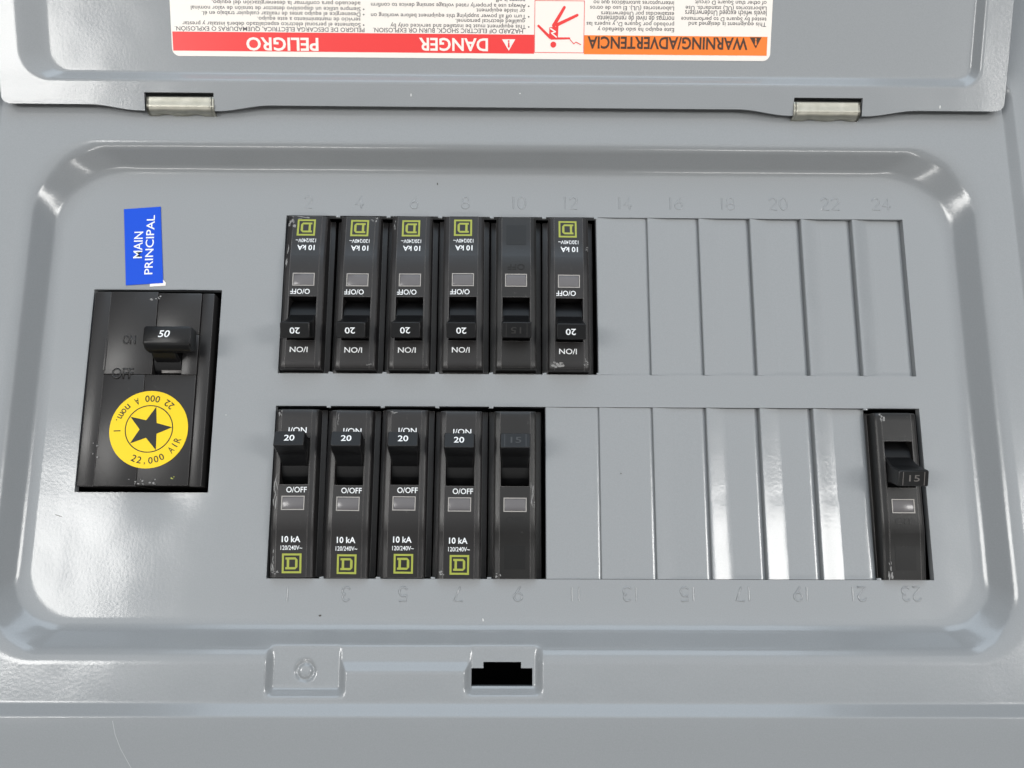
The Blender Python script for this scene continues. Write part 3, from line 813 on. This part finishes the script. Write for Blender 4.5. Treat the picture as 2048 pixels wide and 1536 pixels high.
top = {0: ('black breaker with light scrapes around its logo corner, below stamped number 2', [(5.6, 57, 1.5, 2.2, 11, 9), (6.3, 44, .5, 4, 12, 6), (2.5, 58.2, 3, .6, 13, 5)]),
       1: ('clean black 20 breaker below stamped number 4, second from the main breaker', [(-5, 58, 1, 1.2, 21, 5), (-5.4, 3.2, .8, .6, 22, 5)]),
       2: ('unmarked black 20 breaker right under stamped number 6, middle of its row', [(6.4, 56, .3, 2.2, 31, 5)]),
       3: ('black 20 breaker under stamped number 8, next to the plain one without logo', []),
       5: ('black 20 breaker under number 12 with grey chips at its ON end', [(4.0, 3.2, 1.7, 1.1, 51, 12), (-6.0, 4.5, .7, 1.3, 52, 6), (-6.6, 46.5, .4, 1.0, 53, 6)])}
for k, (lb, sc) in top.items(): breaker('top', k, lb, scuffs=sc)
breaker('top', 4, 'older plain breaker without white print, sitting between two printed breakers under number 10', modern=False, dx=0.1)
low = {0: ('black 20 breaker with one heavily scraped side, above upside-down number 1', [(-6.3, 30, .5, 6, 61, 14), (-6.4, 53, .4, 4, 62, 9), (-5.9, 3.6, .8, 1.4, 63, 6), (-5.2, 57.6, 1.2, .7, 64, 7)]),
       1: ('clean black 20 breaker above upside-down number 3', [(-4.6, 5, .2, 3, 71, 4)]),
       2: ('black 20 breaker scraped white at its ON end, above upside-down number 5', [(-4.8, 2.6, 1.4, .4, 81, 7)]),
       3: ('black 20 breaker above upside-down number 7, neighbour of the plain breaker', [(-5.6, 57.5, 1, 1, 91, 7)])}
for k, (lb, sc) in low.items(): breaker('low', k, lb, scuffs=sc)
breaker('low', 4, 'older switched-on breaker without white print, bordering the blank filler plates above number 9', modern=False, scuffs=[(5.9, 29, .4, 6, 95, 9), (6.6, 34, .3, 1, 96, 3), (-5.6, 57.6, 1, .8, 97, 6)])
breaker('low', 11, 'lone black breaker switched off at the end of the filler plates', modern=False, on=False, dx=0.15, scuffs=[(-5.0, 3.0, 1.0, 1.6, 98, 6), (-5.4, 55.5, .7, 3.2, 99, 11)])

# ================================================================== main breaker
MZ = 2.6
MB = empty('main_circuit_breaker', (-159.2, -65.4, 0), label='wide black main breaker with white 50 handle and round yellow star sticker', cat='circuit breaker')
off = Vector((159.2, 65.4, 0))
def mp(x, y, z): a = px(x, y, z); return a[0] + off.x, a[1] + off.y
bm = bmesh.new()
add_box(bm, -21.4, -15.6, -34.8, 34.9, -40, MZ - 0.25, 0.45)                     # left rib
add_box(bm, -15.6, 1.3, 4.6, 34.8, -40, MZ + 0.10, 0.35)                          # plate with ON / OFF
add_box(bm, -15.6, -1.1, -34.7, 4.5, -40, MZ - 0.05, 0.35)
add_box(bm, -1.0, 16.9, -34.4, 4.5, -40, MZ, 0.40)
add_box(bm, 1.4, 16.9, 19.2, 34.5, -40, MZ - 0.02, 0.5)                           # right pole above the handle slot
add_box(bm, 11.6, 16.9, 4.6, 19.1, -40, MZ - 0.02, 0.2)
add_box(bm, 17.0, 21.2, -34.7, 34.6, -40, MZ - 0.55, 0.5)                         # right rib
add_box(bm, 1.35, 11.5, 4.55, 19.15, -40, -6.0, 0.0)                              # floor of the handle slot
mb_body = link('body', bm_mesh('main_body', bm, 30), MAINBLK, MB)
# ribs of the case
bm = bmesh.new(); add_box(bm, -15.9, -15.2, 6.0, 18.0, MZ - .2, MZ + .28, .1)
link('moulded_ridge', bm_mesh('moulded_ridge', bm, 30), MAINBLK, mb_body)
for s, x0, x1, y0, y1 in (('ON', 246, 272, 671, 689), ('OFF', 224, 267, 736, 758)):
    a = mp((x0 + x1) / 2, (y0 + y1) / 2, MZ); w_ = mp(x1, y0, MZ)[0] - mp(x0, y0, MZ)[0]; h_ = mp(x0, y0, MZ)[1] - mp(x0, y1, MZ)[1]
    me = text_mesh(s, w_, h_, 0.015).copy(); me.materials.clear()
    o = link('moulded_lettering', me, MAINBLK, mb_body, (a[0], a[1], MZ + .24))
    sm = o.modifiers.new('depth', 'SOLIDIFY'); sm.thickness = 0.0003; sm.offset = -1
# drum and handle
ha = mp(287, 652, 14); hb = mp(380, 688, 14)
hw = (hb[0] - ha[0]); hcx = (ha[0] + hb[0]) / 2; hcy = (ha[1] + hb[1]) / 2; hh = ha[1] - hb[1]
bm = bmesh.new(); rings = []
for i in range(25):
    a = radians(15 + 150 * i / 24); rings.append([(1.7, 12.0 + 9.2 * cos(a), -6.5 + 9.2 * sin(a)), (11.2, 12.0 + 9.2 * cos(a), -6.5 + 9.2 * sin(a))])
loft(bm, rings, closed=False); link('handle_drum', bm_mesh('main_drum', bm, 40), DRUM, MB)
bm = bmesh.new()
def rr(x0, x1, y0, y1, z, c=0.6): return [(x0 + c, y0, z), (x1 - c, y0, z), (x1, y0 + c, z), (x1, y1 - c, z), (x1 - c, y1, z), (x0 + c, y1, z), (x0, y1 - c, z), (x0, y0 + c, z)]
loft(bm, [rr(2.0, 11.0, 8.6, 17.5, 1.0), rr(2.0, 11.0, 10.2, 18.0, 5.5), rr(2.0, 11.0, hcy - 3.4, hcy + 3.2, 8.0)])     # stem
loft(bm, [rr(hcx - hw / 2 + .7, hcx + hw / 2 - .7, hcy - hh / 2 - 1.3, hcy + hh / 2 - .2, 7.6), rr(hcx - hw / 2, hcx + hw / 2, hcy - hh / 2 - 1.9, hcy + hh / 2, 8.6),
          rr(hcx - hw / 2, hcx + hw / 2, hcy - hh / 2 - 1.7, hcy + hh / 2 + .1, 11.4), rr(hcx - hw / 2 + .1, hcx + hw / 2 - .1, hcy - hh / 2 - .1, hcy + hh / 2, 13.7), rr(hcx - hw / 2 + .5, hcx + hw / 2 - .5, hcy - hh / 2 + .4, hcy + hh / 2 - .4, 14.0)], cap0=True, cap1=True)
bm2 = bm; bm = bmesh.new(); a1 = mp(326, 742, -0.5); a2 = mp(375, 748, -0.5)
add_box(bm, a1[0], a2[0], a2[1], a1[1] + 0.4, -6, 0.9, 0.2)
link('slot_glint_step', bm_mesh('slot_glint_step', bm, 30), GLINT, MB)  # step coloured pale to paint the glint line inside the handle slot
mh = link('handle', bm_mesh('main_handle', bm2, 30), BLACKH, MB)
a = mp(328, 667.5, 14)
text('rating_mark', '50', 4.0, 2.45, WHITE, mh, (a[0], a[1], 14.06), bold=0.012, shear=0.2)
# round yellow sticker
c = mp(298, 859, MZ); RS = 13.6
st = link('sticker', mesh('sticker', [(RS * cos(2 * pi * i / 64), RS * sin(2 * pi * i / 64), z) for z in (0.30, 0.12) for i in range(64)],
     [list(range(64))] + [(i + 64, (i + 1) % 64 + 64, (i + 1) % 64, i) for i in range(64)], 30), YELLOW, MB, (c[0], c[1], MZ)); st['label'] = 'round yellow sticker with a black star'
ST = 0.36
sp_ = []
for i in range(10):
    r = 8.0 if i % 2 == 0 else 3.25; t = radians(76 - 36 * i); sp_.append((0.1 + r * cos(t), 0.2 + r * sin(t), ST))
vs_ = [(0.1, 0.2, ST)] + sp_; link('star', mesh('star', vs_, [(0, 1 + i, 1 + (i + 1) % 10) for i in range(10)]), STARK, st)
n = 64; link('ring', mesh('ring', [(0.1 + r * cos(2 * pi * i / n), .2 + r * sin(2 * pi * i / n), ST) for r in (8.35, 8.0) for i in range(n)], [(i, (i + 1) % n, (i + 1) % n + n, i + n) for i in range(n)]), STARK, st)
def arc_text(s, a0, a1, r, h):
    for i, ch in enumerate(s):
        if ch == ' ': continue
        t = radians(a0 + (a1 - a0) * i / (len(s) - 1))
        if ch in '.,': w_, hh_, dr = 0.45, (0.45 if ch == '.' else 0.8), h * .42
        elif ch == 'I': w_, hh_, dr = 0.36, h, 0
        elif ch in 'nom': w_, hh_, dr = (2.1 if ch == 'm' else 1.55), h * .74, h * .13
        else: w_, hh_, dr = h * .66, h, 0
        text('sticker_lettering', ch, w_, hh_, STARK, st, ((r + dr) * cos(t), (r + dr) * sin(t), ST), (0, 0, t + pi / 2), 0.008)
arc_text('22,000 AIR', -113, -20, 10.9, 2.35)
arc_text('22 000 A nom. I', 49, 183, 10.9, 2.35)
# scrapes
def mscrape(x, y, w_, h_, seed, n, mat=SCUFF):
    rnd = random.Random(seed); polys = []
    for i in range(n):
        a = mp(x + rnd.uniform(-w_, w_), y + rnd.uniform(-h_, h_), MZ); k = 7; rw = rnd.uniform(.15, .55); rh = rnd.uniform(.15, .5)
        polys.append([(a[0] + rw * rnd.uniform(.5, 1.1) * cos(2 * pi * j / k), a[1] + rh * rnd.uniform(.5, 1.1) * sin(2 * pi * j / k), MZ + .16 + .004 * i) for j in range(k)])
    link('scrape', poly_mesh(polys), mat, mb_body)
mscrape(312, 597, 10, 4, 1, 9); mscrape(285, 962, 28, 7, 2, 12); mscrape(345, 956, 4, 3, 3, 3, LOGO); mscrape(190, 910, 6, 30, 4, 5)
